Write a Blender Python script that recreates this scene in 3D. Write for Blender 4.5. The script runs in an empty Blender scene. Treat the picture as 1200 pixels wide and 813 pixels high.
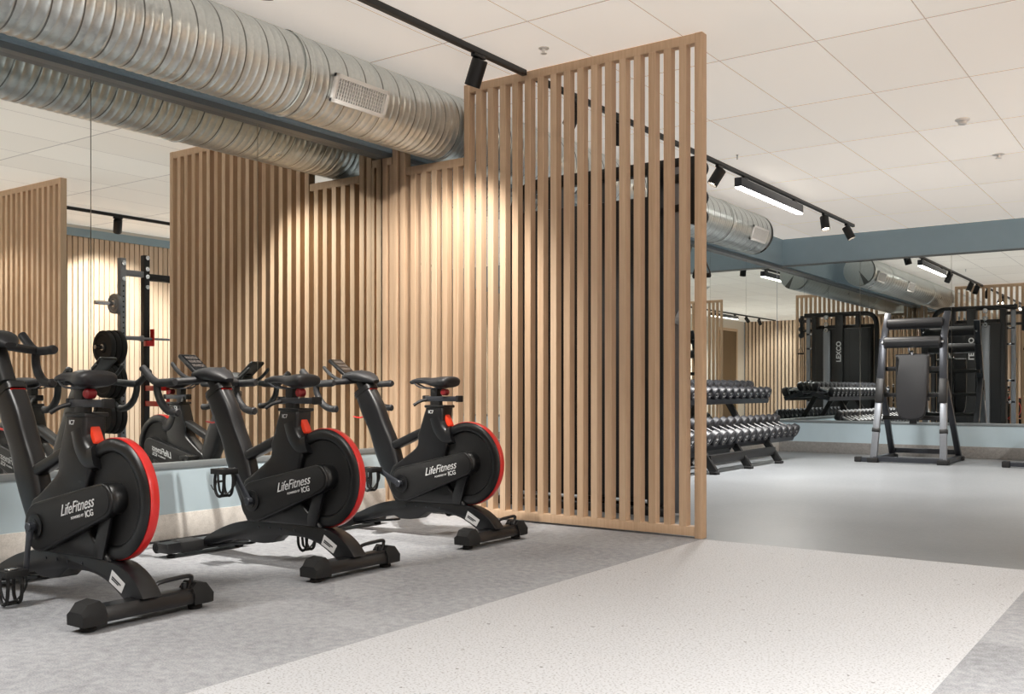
import bpy, bmesh, math, random
from mathutils import Vector, Matrix
random.seed(7)
PI = math.pi
scene = bpy.context.scene
COL = scene.collection

# ------------------------------------------------------------------ materials
def lin(c):
    return tuple((v/12.92 if v <= .04045 else ((v+.055)/1.055)**2.4) for v in [x/255 for x in c])

def nodes_of(name):
    m = bpy.data.materials.new(name)
    m.use_nodes = True
    nt = m.node_tree
    b = nt.nodes['Principled BSDF']
    return m, nt, b

def N(nt, typ, **kw):
    n = nt.nodes.new(typ)
    for k, v in kw.items():
        setattr(n, k, v)
    return n

def mixcol(nt, fac, a, b):
    n = N(nt, 'ShaderNodeMix', data_type='RGBA')
    for sock, v in ((0, fac), (6, a), (7, b)):
        if hasattr(v, 'links'):
            nt.links.new(v, n.inputs[sock])
        else:
            n.inputs[sock].default_value = v if sock == 0 else (*v, 1)
    return n.outputs[2]

def math_node(nt, op, a, b=None):
    n = N(nt, 'ShaderNodeMath', operation=op)
    for i, v in enumerate((a, b)):
        if v is None: continue
        if hasattr(v, 'links'): nt.links.new(v, n.inputs[i])
        else: n.inputs[i].default_value = v
    return n.outputs[0]

def basic(name, rgb, rough=.5, metal=0., var=.12, scale=40., bump=0., spec=.5, coat=0.):
    """plain surface with a fine procedural mottling"""
    m, nt, b = nodes_of(name)
    tc = N(nt, 'ShaderNodeTexCoord')
    nz = N(nt, 'ShaderNodeTexNoise'); nz.inputs['Scale'].default_value = scale; nz.inputs['Detail'].default_value = 3
    nt.links.new(tc.outputs['Object'], nz.inputs['Vector'])
    c = lin(rgb)
    lo = tuple(v*(1-var) for v in c); hi = tuple(min(1, v*(1+var)) for v in c)
    nt.links.new(mixcol(nt, nz.outputs['Fac'], lo, hi), b.inputs['Base Color'])
    b.inputs['Roughness'].default_value = rough
    b.inputs['Metallic'].default_value = metal
    b.inputs['Specular IOR Level'].default_value = spec
    if coat: b.inputs['Coat Weight'].default_value = coat
    if bump:
        bp = N(nt, 'ShaderNodeBump'); bp.inputs['Strength'].default_value = bump; bp.inputs['Distance'].default_value = .002
        nt.links.new(nz.outputs['Fac'], bp.inputs['Height']); nt.links.new(bp.outputs[0], b.inputs['Normal'])
    return m

def wood(name, dark, light, rough=.55):
    m, nt, b = nodes_of(name)
    tc = N(nt, 'ShaderNodeTexCoord')
    geo = N(nt, 'ShaderNodeNewGeometry')
    mp = N(nt, 'ShaderNodeMapping'); mp.inputs['Scale'].default_value = (45, 45, 1.6)
    nt.links.new(tc.outputs['Object'], mp.inputs['Vector'])
    add = N(nt, 'ShaderNodeVectorMath', operation='ADD')
    sc = N(nt, 'ShaderNodeVectorMath', operation='SCALE'); sc.inputs['Scale'].default_value = 37
    cmb = N(nt, 'ShaderNodeCombineXYZ')
    nt.links.new(geo.outputs['Random Per Island'], cmb.inputs[0]); nt.links.new(geo.outputs['Random Per Island'], cmb.inputs[2])
    nt.links.new(cmb.outputs[0], sc.inputs[0])
    nt.links.new(mp.outputs[0], add.inputs[0]); nt.links.new(sc.outputs[0], add.inputs[1])
    nz = N(nt, 'ShaderNodeTexNoise'); nz.inputs['Scale'].default_value = 1.6; nz.inputs['Detail'].default_value = 5; nz.inputs['Distortion'].default_value = .6
    nt.links.new(add.outputs[0], nz.inputs['Vector'])
    f = math_node(nt, 'ADD', math_node(nt, 'MULTIPLY', nz.outputs['Fac'], .75), math_node(nt, 'MULTIPLY', math_node(nt, 'SUBTRACT', geo.outputs['Random Per Island'], .35), .45))
    nt.links.new(mixcol(nt, f, lin(dark), lin(light)), b.inputs['Base Color'])
    b.inputs['Roughness'].default_value = rough
    b.inputs['Specular IOR Level'].default_value = .3
    bp = N(nt, 'ShaderNodeBump'); bp.inputs['Strength'].default_value = .08; bp.inputs['Distance'].default_value = .001
    nt.links.new(nz.outputs['Fac'], bp.inputs['Height']); nt.links.new(bp.outputs[0], b.inputs['Normal'])
    return m

def emissive(name, rgb, strength):
    m, nt, b = nodes_of(name)
    b.inputs['Base Color'].default_value = (.8, .8, .8, 1)
    b.inputs['Emission Color'].default_value = (*lin(rgb), 1)
    b.inputs['Emission Strength'].default_value = strength
    return m

def mirror_mat():
    m, nt, b = nodes_of('mirror_glass')
    b.inputs['Base Color'].default_value = (.80, .83, .815, 1)
    b.inputs['Metallic'].default_value = 1
    b.inputs['Roughness'].default_value = .0
    return m

def galvanised(cx, cz, pitch):
    """spiral duct sheet: spangle plus one raised helical lock seam"""
    m, nt, b = nodes_of('galvanised_steel')
    geo = N(nt, 'ShaderNodeNewGeometry')
    sep = N(nt, 'ShaderNodeSeparateXYZ'); nt.links.new(geo.outputs['Position'], sep.inputs[0])
    th = math_node(nt, 'DIVIDE', math_node(nt, 'ARCTAN2', math_node(nt, 'SUBTRACT', sep.outputs[2], cz), math_node(nt, 'SUBTRACT', sep.outputs[0], cx)), 2*PI)
    fr = math_node(nt, 'FRACT', math_node(nt, 'ADD', math_node(nt, 'ADD', math_node(nt, 'DIVIDE', sep.outputs[1], pitch), th), 200))
    d = math_node(nt, 'ABSOLUTE', math_node(nt, 'SUBTRACT', fr, .5))
    fr4 = math_node(nt, 'FRACT', math_node(nt, 'ADD', math_node(nt, 'ADD', math_node(nt, 'DIVIDE', sep.outputs[1], pitch*3), math_node(nt, 'DIVIDE', th, 1)), 200))
    seam = math_node(nt, 'LESS_THAN', math_node(nt, 'ABSOLUTE', math_node(nt, 'SUBTRACT', fr4, .5)), .028)
    vo = N(nt, 'ShaderNodeTexVoronoi'); vo.inputs['Scale'].default_value = 70
    nz = N(nt, 'ShaderNodeTexNoise'); nz.inputs['Scale'].default_value = 2.5
    for q in (vo, nz): nt.links.new(geo.outputs['Position'], q.inputs['Vector'])
    f = math_node(nt, 'ADD', math_node(nt, 'MULTIPLY', vo.outputs['Color'], .35), math_node(nt, 'MULTIPLY', nz.outputs['Fac'], .65))
    base = mixcol(nt, f, lin((192, 198, 198)), lin((228, 232, 230)))
    nt.links.new(mixcol(nt, seam, base, lin((120, 122, 120))), b.inputs['Base Color'])
    b.inputs['Metallic'].default_value = .78
    nt.links.new(math_node(nt, 'ADD', math_node(nt, 'MULTIPLY', nz.outputs['Fac'], .12), .24), b.inputs['Roughness'])
    return m

def ceiling_mat():
    m, nt, b = nodes_of('ceiling_tiles_fill_glow')
    geo = N(nt, 'ShaderNodeNewGeometry')
    sep = N(nt, 'ShaderNodeSeparateXYZ'); nt.links.new(geo.outputs['Position'], sep.inputs[0])
    def line(sock, o, p, w):
        t = math_node(nt, 'DIVIDE', math_node(nt, 'SUBTRACT', sock, o-40*p), p)
        fr = math_node(nt, 'FRACT', t)
        d = math_node(nt, 'MINIMUM', fr, math_node(nt, 'SUBTRACT', 1, fr))
        return math_node(nt, 'LESS_THAN', d, w/p)
    g = math_node(nt, 'MAXIMUM', line(sep.outputs[0], -3.09, .608, .0038), line(sep.outputs[1], 9.47, 1.24, .007))
    nz = N(nt, 'ShaderNodeTexNoise'); nz.inputs['Scale'].default_value = 140; nz.inputs['Detail'].default_value = 2
    nt.links.new(geo.outputs['Position'], nz.inputs['Vector'])
    # each tile a slightly different white
    fl = N(nt, 'ShaderNodeCombineXYZ')
    nt.links.new(math_node(nt, 'FLOOR', math_node(nt, 'DIVIDE', math_node(nt, 'SUBTRACT', sep.outputs[0], -3.09), .608)), fl.inputs[0])
    nt.links.new(math_node(nt, 'FLOOR', math_node(nt, 'DIVIDE', math_node(nt, 'SUBTRACT', sep.outputs[1], 9.47), 1.24)), fl.inputs[1])
    wn = N(nt, 'ShaderNodeTexWhiteNoise', noise_dimensions='2D'); nt.links.new(fl.outputs[0], wn.inputs[0])
    base = mixcol(nt, math_node(nt, 'ADD', math_node(nt, 'MULTIPLY', wn.outputs['Value'], .45), math_node(nt, 'MULTIPLY', nz.outputs['Fac'], .5)), lin((222, 214, 204)), lin((236, 229, 220)))
    nt.links.new(mixcol(nt, g, base, lin((176, 168, 160))), b.inputs['Base Color'])
    b.inputs['Roughness'].default_value = .9
    b.inputs['Specular IOR Level'].default_value = .1
    b.inputs['Emission Strength'].default_value = .50  # even glow added to the tiles to brighten the ceiling and fill the room
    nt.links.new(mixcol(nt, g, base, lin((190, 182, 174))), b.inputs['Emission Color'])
    bp = N(nt, 'ShaderNodeBump'); bp.inputs['Strength'].default_value = .35; bp.inputs['Distance'].default_value = .004
    nt.links.new(math_node(nt, 'SUBTRACT', math_node(nt, 'MULTIPLY', nz.outputs['Fac'], .06), g), bp.inputs['Height'])
    nt.links.new(bp.outputs[0], b.inputs['Normal'])
    return m

def carpet_mat(name, a, bcol, rough=.95, big=True, spec=.1):
    m, nt, b = nodes_of(name)
    geo = N(nt, 'ShaderNodeNewGeometry')
    n1 = N(nt, 'ShaderNodeTexNoise'); n1.inputs['Scale'].default_value = 170; n1.inputs['Detail'].default_value = 3; n1.inputs['Roughness'].default_value = .7
    n2 = N(nt, 'ShaderNodeTexNoise'); n2.inputs['Scale'].default_value = 30; n2.inputs['Detail'].default_value = 4
    n3 = N(nt, 'ShaderNodeTexNoise'); n3.inputs['Scale'].default_value = 1.3; n3.inputs['Detail'].default_value = 4
    for n in (n1, n2, n3): nt.links.new(geo.outputs['Position'], n.inputs['Vector'])
    f = math_node(nt, 'ADD', math_node(nt, 'MULTIPLY', n1.outputs['Fac'], .9), math_node(nt, 'MULTIPLY', n2.outputs['Fac'], .5))
    f = math_node(nt, 'ADD', f, math_node(nt, 'MULTIPLY', n3.outputs['Fac'], .35))
    vp = N(nt, 'ShaderNodeTexVoronoi', distance='MANHATTAN'); vp.inputs['Scale'].default_value = 1.5
    nt.links.new(geo.outputs['Position'], vp.inputs['Vector'])
    f = math_node(nt, 'ADD', f, math_node(nt, 'MULTIPLY', math_node(nt, 'SUBTRACT', vp.outputs['Color'], .5), .16 if big else 0.))
    mr = N(nt, 'ShaderNodeMapRange'); mr.inputs[1].default_value = .6; mr.inputs[2].default_value = 1.15
    nt.links.new(f, mr.inputs[0])
    nt.links.new(mixcol(nt, mr.outputs[0], lin(a), lin(bcol)), b.inputs['Base Color'])
    b.inputs['Specular IOR Level'].default_value = spec
    if rough < .9:
        nt.links.new(math_node(nt, 'ADD', math_node(nt, 'MULTIPLY', n2.outputs['Fac'], .25), rough), b.inputs['Roughness'])
    else:
        b.inputs['Roughness'].default_value = rough
    bp = N(nt, 'ShaderNodeBump'); bp.inputs['Strength'].default_value = .25 if rough > .9 else .06; bp.inputs['Distance'].default_value = .003
    nt.links.new(n1.outputs['Fac'], bp.inputs['Height']); nt.links.new(bp.outputs[0], b.inputs['Normal'])
    return m

def speckle_mat():
    m, nt, b = nodes_of('speckled_pale_vinyl')
    geo = N(nt, 'ShaderNodeNewGeometry')
    v = N(nt, 'ShaderNodeTexVoronoi'); v.inputs['Scale'].default_value = 120
    n = N(nt, 'ShaderNodeTexNoise'); n.inputs['Scale'].default_value = 130; n.inputs['Detail'].default_value = 2
    n2 = N(nt, 'ShaderNodeTexNoise'); n2.inputs['Scale'].default_value = 240
    for q in (v, n, n2): nt.links.new(geo.outputs['Position'], q.inputs['Vector'])
    r = N(nt, 'ShaderNodeValToRGB'); r.color_ramp.elements[0].position = .32; r.color_ramp.elements[1].position = .46
    nt.links.new(n.outputs['Fac'], r.inputs[0])
    c1 = mixcol(nt, n2.outputs['Fac'], lin((180, 182, 185)), lin((204, 206, 210)))
    c2 = mixcol(nt, r.outputs[0], lin((142, 142, 142)), c1)
    sp = math_node(nt, 'GREATER_THAN', v.outputs['Color'], .955)
    nt.links.new(mixcol(nt, sp, c2, lin((118, 117, 116))), b.inputs['Base Color'])
    b.inputs['Roughness'].default_value = .6
    b.inputs['Specular IOR Level'].default_value = .25
    return m

M = {}
M['wood'] = wood('oiled_oak', (186, 154, 124), (229, 203, 174))
M['wood_wall'] = wood('pale_oak_cladding', (196, 170, 144), (236, 214, 190))
M['wood_door'] = wood('brown_veneer', (104, 84, 60), (132, 108, 80))
M['backing'] = basic('dark_felt', (58, 46, 36), .95)
M['wall'] = basic('warm_white_paint', (224, 216, 204), .8, var=.03, scale=8)
M['blue'] = basic('blue_grey_paint', (176, 194, 203), .6, var=.06, scale=6, bump=.1)
M['beam'] = basic('slate_blue_paint', (150, 172, 184), .65, var=.06, scale=6)
M['trim'] = basic('grey_aluminium', (132, 139, 142), .4, .4, var=.05)
M['mirror'] = mirror_mat()
M['galv'] = galvanised(-4.33, 2.676, .05)
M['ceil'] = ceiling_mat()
M['carpet'] = carpet_mat('grey_flecked_floor', (124, 126, 130), (184, 186, 190))
M['vinyl'] = carpet_mat('grey_rubber_floor', (104, 107, 110), (144, 147, 150), rough=.22, spec=.55, big=False)
M['strip'] = speckle_mat()
M['cove'] = carpet_mat('grey_cove_lit', (186, 182, 176), (222, 218, 212))  # same vinyl as the back cove, spotlight brightness put into the colour
M['cove_unlit'] = carpet_mat('grey_cove_unlit', (112, 110, 108), (152, 150, 147))  # the cove vinyl without the painted-in brightness
M['head'] = basic('dumbbell_rubber', (40, 41, 46), .42, var=.15, scale=120)
M['frame'] = basic('charcoal_satin_paint', (14, 15, 18), .34, var=.15, scale=60, spec=.5)
M['shell'] = basic('black_moulded_plastic', (12, 13, 15), .36, var=.2, scale=120, spec=.5)
M['matte'] = basic('black_matte_plastic', (12, 12, 13), .6, var=.2, scale=150)
M['rubber'] = basic('black_rubber', (17, 17, 18), .8, var=.2, scale=200, bump=.2)
M['grip'] = basic('dark_grip_rubber', (24, 25, 28), .55, var=.15, scale=200, bump=.15)
M['red'] = basic('red_gloss_plastic', (206, 34, 32), .3, var=.08, scale=20, coat=.3)
M['dark_red'] = basic('dark_red_plastic', (120, 22, 28), .4, var=.1)
M['orange'] = basic('orange_red_plastic', (224, 62, 34), .35, var=.06, scale=20)
M['chrome'] = basic('polished_steel', (200, 200, 202), .18, 1., var=.05)
M['steel'] = basic('grey_painted_steel', (132, 136, 142), .35, .5, var=.08)
M['gunmetal'] = basic('gunmetal_paint', (62, 65, 71), .32, .5, var=.1)
M['black_steel'] = basic('black_powder_coat', (18, 18, 19), .45, .1, var=.2, scale=200)
M['vinyl_pad'] = basic('black_upholstery', (26, 26, 29), .48, var=.15, scale=90, bump=.15)
M['white'] = basic('white_enamel', (238, 237, 234), .45, var=.03)
M['ink'] = basic('pale_print', (212, 213, 214), .6, var=.04)
M['darkink'] = basic('dark_print', (46, 48, 52), .6)
M['screen'] = basic('grey_display', (62, 58, 56), .25, var=.3, scale=70)
M['black_glass'] = basic('black_glass', (14, 15, 17), .12, var=.1)
M['grille_back'] = basic('grille_shadow', (96, 96, 98), .7)
M['led'] = emissive('led_diffuser', (255, 250, 242), 14)
M['lamp'] = emissive('lamp_lens', (255, 238, 214), 30)

# ------------------------------------------------------------------ mesh tools
class MB:
    def __init__(s): s.bm = bmesh.new()
    def box(s, c, d, rot=None, bev=0., seg=2):
        r = bmesh.ops.create_cube(s.bm, size=1)
        vs = r['verts']
        mt = Matrix.Translation(c) @ (rot.to_4x4() if rot is not None else Matrix.Identity(4)) @ Matrix.Diagonal((*d, 1))
        bmesh.ops.transform(s.bm, matrix=mt, verts=vs)
        if bev:
            es = list({e for v in vs for e in v.link_edges})
            bmesh.ops.bevel(s.bm, geom=es, offset=bev, segments=seg, profile=.5, affect='EDGES')
        return s
    def span(s, a, b, bev=0., seg=2):
        return s.box([(p+q)/2 for p, q in zip(a, b)], [abs(q-p) for p, q in zip(a, b)], None, bev, seg)
    def bar(s, a, b, w, h, bev=0., up=(0, 0, 1)):
        """rectangular bar from a to b; h along the 'up' side"""
        a = Vector(a); b = Vector(b); z = (b-a); L = z.length; z.normalize()
        x = Vector(up).cross(z)
        if x.length < 1e-4: x = Vector((1, 0, 0)).cross(z)
        x.normalize(); y = z.cross(x)
        return s.box((a+b)/2, (w, h, L), Matrix((x, y, z)).transposed(), bev)
    def prism(s, pts, y0, y1, bev=0., seg=2, axis='y'):
        """polygon in (x,z) pushed from y0 to y1 (axis 'y'), or in (y,z) along x, or (x,y) along z"""
        def P(u, v, w):
            return {'y': (u, w, v), 'x': (w, u, v), 'z': (u, v, w)}[axis]
        a = [s.bm.verts.new(P(u, v, y0)) for u, v in pts]
        b = [s.bm.verts.new(P(u, v, y1)) for u, v in pts]
        n = len(pts)
        f0 = s.bm.faces.new(a); f1 = s.bm.faces.new(b[::-1])
        for i in range(n):
            s.bm.faces.new((a[i], b[i], b[(i+1) % n], a[(i+1) % n]))
        if bev:
            es = list(set(f0.edges) | set(f1.edges))
            bmesh.ops.recalc_face_normals(s.bm, faces=list({f for e in es for f in e.link_faces}))
            bmesh.ops.bevel(s.bm, geom=es, offset=bev, segments=seg, profile=.5, affect='EDGES')
        return s
    def tube(s, path, r, n=10, closed=False, power=2., up=None):
        """sweep; r = number, list of numbers, or list of (a, b) half sizes"""
        P = [Vector(p) for p in path]; k = len(P)
        R = r if isinstance(r, (list, tuple)) else [r]*k
        R = [(q if isinstance(q, (list, tuple)) else (q, q)) for q in R]
        T = []
        for i in range(k):
            if closed: t = P[(i+1) % k]-P[i-1]
            else: t = P[min(i+1, k-1)]-P[max(i-1, 0)]
            T.append(t.normalized())
        u = Vector(up) if up else (Vector((0, 0, 1)) if abs(T[0].z) < .9 else Vector((1, 0, 0)))
        x = u - T[0]*u.dot(T[0]); x.normalize()
        rings = []
        for i in range(k):
            if up: x = Vector(up)
            x = x - T[i]*x.dot(T[i]); x.normalize(); y = T[i].cross(x)
            ring = []
            for j in range(n):
                a = 2*PI*j/n; ca, sa = math.cos(a), math.sin(a)
                ca = math.copysign(abs(ca)**(2/power), ca); sa = math.copysign(abs(sa)**(2/power), sa)
                ring.append(s.bm.verts.new(P[i]+x*ca*R[i][0]+y*sa*R[i][1]))
            rings.append(ring)
        m = k if closed else k-1
        for i in range(m):
            A, B = rings[i], rings[(i+1) % k]
            for j in range(n):
                s.bm.faces.new((A[j], A[(j+1) % n], B[(j+1) % n], B[j]))
        if not closed:
            s.bm.faces.new(rings[0][::-1]); s.bm.faces.new(rings[-1])
        return s
    def lathe(s, prof, c, axis=(0, 1, 0), n=32, closed=False):
        """prof: (radius, height along axis)"""
        ax = Vector(axis).normalized(); c = Vector(c)
        x = Vector((1, 0, 0)) if abs(ax.x) < .9 else Vector((0, 0, 1))
        x = (x-ax*x.dot(ax)).normalized(); y = ax.cross(x)
        rings = []
        for r, h in prof:
            if r < 1e-6:
                rings.append([s.bm.verts.new(c+ax*h)])
            else:
                rings.append([s.bm.verts.new(c+ax*h+(x*math.cos(2*PI*j/n)+y*math.sin(2*PI*j/n))*r) for j in range(n)])
        m = len(rings) if closed else len(rings)-1
        for i in range(m):
            A, B = rings[i], rings[(i+1) % len(rings)]
            for j in range(n):
                k = (j+1) % n
                if len(A) == 1 and len(B) == 1: continue
                if len(A) == 1: s.bm.faces.new((A[0], B[j], B[k]))
                elif len(B) == 1: s.bm.faces.new((A[j], B[0], A[k]))
                else: s.bm.faces.new((A[j], B[j], B[k], A[k]))
        return s
    def build(s, name, mat, parent=None, loc=None, ang=38, kind=None, weld=False):
        if weld: bmesh.ops.remove_doubles(s.bm, verts=s.bm.verts, dist=1e-5)
        bmesh.ops.recalc_face_normals(s.bm, faces=s.bm.faces)
        if loc is not None: bmesh.ops.translate(s.bm, verts=s.bm.verts, vec=-Vector(loc))
        me = bpy.data.meshes.new(name); s.bm.to_mesh(me); s.bm.free()
        for p in me.polygons: p.use_smooth = True
        me.set_sharp_from_angle(angle=math.radians(ang))
        for m in (mat if isinstance(mat, list) else [mat]): me.materials.append(m)
        o = bpy.data.objects.new(name, me); COL.objects.link(o)
        if loc is not None: o.location = loc
        if parent is not None: o.parent = parent
        if kind: o['kind'] = kind
        return o

def cyl(r, a, b, n=16, ch=0.):
    a = Vector(a); b = Vector(b); L = (b-a).length
    prof = [(0, 0), (r-ch, 0), (r, ch), (r, L-ch), (r-ch, L), (0, L)] if ch else [(0, 0), (r, 0), (r, L), (0, L)]
    return prof, a, (b-a), n

def smooth(pts, n=6, closed=False):
    """Catmull-Rom through points of any dimension"""
    k = len(pts); out = []
    rng = range(k if closed else k-1)
    g = (lambda i: pts[i % k]) if closed else (lambda i: pts[max(0, min(k-1, i))])
    for i in rng:
        p0, p1, p2, p3 = g(i-1), g(i), g(i+1), g(i+2)
        for j in range(n):
            t = j/n
            out.append(tuple(.5*((2*b)+(-a+c)*t+(2*a-5*b+4*c-d)*t*t+(-a+3*b-3*c+d)*t**3) for a, b, c, d in zip(p0, p1, p2, p3)))
    if not closed: out.append(tuple(pts[-1]))
    return out

def thing(name, label, cat, loc=(0, 0, 0), rz=0., group=None):
    o = bpy.data.objects.new(name, None); COL.objects.link(o)
    o.empty_display_size = .1
    o.location = loc; o.rotation_euler = (0, 0, rz)
    return tag(o, label, cat, group)

def tag(o, label, cat, group=None):
    o['label'] = label; o['category'] = cat
    if group: o['group'] = group
    return o

def copy_tree(o, parent=None):
    c = o.copy(); COL.objects.link(c)
    if parent is not None: c.parent = parent
    for ch in list(o.children): copy_tree(ch, c)
    return c

def lettering(name, text, size, mat, parent, mtx, shear=0., bold=0., width=1.):
    cu = bpy.data.curves.new(name, 'FONT'); cu.body = text; cu.size = size; cu.shear = shear
    cu.extrude = .0006; cu.offset = bold; cu.align_x = 'CENTER'; cu.align_y = 'CENTER'
    tmp = bpy.data.objects.new(name+'_tmp', cu)
    COL.objects.link(tmp)
    dg = bpy.context.evaluated_depsgraph_get(); dg.update()
    me = bpy.data.meshes.new_from_object(tmp.evaluated_get(dg))
    bpy.data.objects.remove(tmp); bpy.data.curves.remove(cu)
    me.transform(Matrix.Diagonal((width, 1, 1, 1))); me.transform(mtx)
    me.materials.clear(); me.materials.append(mat)
    me.name = name
    o = bpy.data.objects.new(name, me); COL.objects.link(o); o.parent = parent
    return o

# ------------------------------------------------------------------ room dimensions
H = 2.914
XL, XR = -4.834, 1.85
YF, YP, YB = -2.25, 5.233, 13.176
XE, XR2 = -2.350, -.630
SILL, BEAM_L, BEAM_B = .44, 2.521, 2.556

def struct(mb, name, mat, parent=None, ang=38):
    return mb.build(name, mat, parent, kind='structure', ang=ang)

# floor: three areas in one slab
mb = MB()
def patch(x0, x1, y0, y1, idx):
    f = mb.bm.faces.new([mb.bm.verts.new(p) for p in ((x0, y0, 0), (x1, y0, 0), (x1, y1, 0), (x0, y1, 0))]); f.material_index = idx
patch(XL, XE, YF, YP+.02, 0); patch(XE, XR2, YF, YP-.03, 1); patch(XR2, XR, YF, YP+.02, 0)
patch(XE, XR2, YP-.03, YP+.02, 2); patch(XL, XR, YP+.02, YB, 2)
struct(mb, 'floor', [M['carpet'], M['strip'], M['vinyl']])
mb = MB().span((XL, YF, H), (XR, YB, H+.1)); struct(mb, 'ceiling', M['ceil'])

# left wall with low blue dado, cove and beam
struct(MB().span((XL-.2, YF, 0), (XL-.012, YB, H)), 'wall_left', M['wall'])
struct(MB().span((XL-.011, YF, .0), (XL+.03, YB-.001, SILL-.035)), 'trim_1', M['blue'])
struct(MB().span((XL-.011, YF, SILL-.035), (XL+.036, YB-.001, SILL), .003), 'trim_2', M['trim'])
struct(MB().span((XL+.03, YF, 0), (XL+.038, YB-.001, .15), .003), 'baseboard_left', M['cove'])
mb = MB().span((XL-.011, YF, BEAM_L+.035), (XL+.10, YB-.001, H)); struct(mb, 'beam_left', M['beam'])
struct(MB().span((XL-.011, YF, BEAM_L), (XL+.06, YB-.001, BEAM_L+.034)), 'trim_3', M['trim'])
# back wall
struct(MB().span((XL, YB+.012, 0), (XR, YB+.2, H)), 'wall_back', M['wall'])
struct(MB().span((XL+.03, YB-.03, 0), (XR, YB+.011, SILL-.035)), 'trim_4', M['blue'])
struct(MB().span((XL+.036, YB-.036, SILL-.035), (XR, YB+.011, SILL), .003), 'trim_5', M['trim'])
struct(MB().span((XL+.038, YB-.038, 0), (XR, YB-.03, .15), .003), 'baseboard_back', M['cove_unlit'])
struct(MB().span((XL, YB-.06, BEAM_B), (XR, YB+.011, H)), 'beam_back', M['beam'])
struct(MB().span((XL, YB-.064, BEAM_B-.012), (XR, YB+.011, BEAM_B-.001)), 'trim_6', M['trim'])

# right wall and the wall behind the viewer: slat cladding on dark felt
def clad(name, mat, parent, axis, pos, a, b, z0, z1, pitch, w, d, sign):
    mb = MB(); n = int((b-a)/pitch)
    for i in range(n):
        c = a+(i+.5)*pitch
        if axis == 'x': mb.span((pos, c-w/2, z0), (pos+sign*d, c+w/2, z1))
        else: mb.span((c-w/2, pos, z0), (c+w/2, pos+sign*d, z1))
    return struct(mb, name, mat, parent)
wr = struct(MB().span((XR+.012, YF, 0), (XR+.2, YB, H)), 'wall_right', M['wall'])
struct(MB().span((XR, YP, 0), (XR+.011, YB, 2.78)), 'felt_backing', M['backing'], wr)
clad('slat_cladding', M['wood_wall'], wr, 'x', XR, YP+.1, YB, .0, 2.77, .072, .058, .018, -1)
struct(MB().span((XR-.03, YP, 2.77), (XR+.011, YB, 2.87)), 'beam_right', M['beam'])
wf = struct(MB().span((XL, YF-.2, 0), (XR, YF-.012, H)), 'wall_front', M['wall'])
struct(MB().span((XL, YF-.011, 0), (XR, YF, H)), 'felt_backing', M['backing'], wf)
clad('slat_cladding', M['wood_wall'], wf, 'y', YF, XL, XR, .0, H, .115, .075, .03, 1)
d1 = struct(MB().span((XR-.02, -1.55, 0), (XR+.011, -.26, 2.58), .004), 'door_1', M['wood_door'])
fr = MB(); fr.span((XR-.035, -1.63, 0), (XR+.011, -1.551, 2.66)); fr.span((XR-.035, -.259, 0), (XR+.011, -.18, 2.66)); fr.span((XR-.035, -1.551, 2.581), (XR+.011, -.259, 2.66))
struct(fr, 'door_frame', M['wood'], d1)
hb = MB(); hb.tube([(XR-.02, -.36, 1.02), (XR-.07, -.36, 1.02), (XR-.07, -.48, 1.02)], .009); struct(hb, 'door_handle', M['chrome'], d1)

# ------------------------------------------------------------------ mirrors
def mirror(a, b, axis, z0, z1, label):
    mb = MB(); g = .0025
    if axis == 'y': mb.span((XL-.010, a+g, z0), (XL, b-g, z1))
    else: mb.span((a+g, YB, z0), (b-g, YB+.010, z1))
    o = mb.build('wall_mirror', M['mirror'])
    return tag(o, label, 'mirror', 'frameless wall mirrors')
mirror(YF, .70, 'y', SILL, BEAM_L, 'frameless mirror pane on left wall beside the viewer, outside the frame')
mirror(.70, 1.825, 'y', SILL, BEAM_L, 'frameless mirror pane on left wall before the leftmost seam, nearest the viewer')
mirror(1.825, 2.95, 'y', SILL, BEAM_L, 'frameless mirror pane at the far left edge, behind the handlebar of the nearest bike')
mirror(2.95, 4.073, 'y', SILL, BEAM_L, 'frameless mirror pane between the two thin seams behind the front bikes')
mirror(4.073, YP, 'y', SILL, BEAM_L, 'frameless mirror pane between the right seam and the slatted screen')
ys = [YP, 6.44, 7.56, 8.68, 9.81, 10.93, 12.05, YB]
ords = ['hidden just behind the slatted screen', 'second behind the slatted screen', 'third behind the slatted screen',
        'fourth behind the slatted screen', 'left of the dumbbell rack middle', 'above the dumbbell rack', 'ending at the far room corner']
for a, b, t in zip(ys, ys[1:], ords):
    mirror(a, b, 'y', SILL, BEAM_L, 'mirror pane on the far room left wall, '+t)
xs = [XL+.001, -3.709, -2.59, -1.47, -.35, .77, XR]
ords = ['nearest the left corner', 'behind the left side of the leg raise station', 'at the right edge of the photo',
        'past the right edge of the photo', 'far to the right', 'against the right wall']
for a, b, t in zip(xs, xs[1:], ords):
    mirror(a, b, 'x', SILL, BEAM_B-.012, 'mirror pane on the far end wall, '+t)

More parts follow.
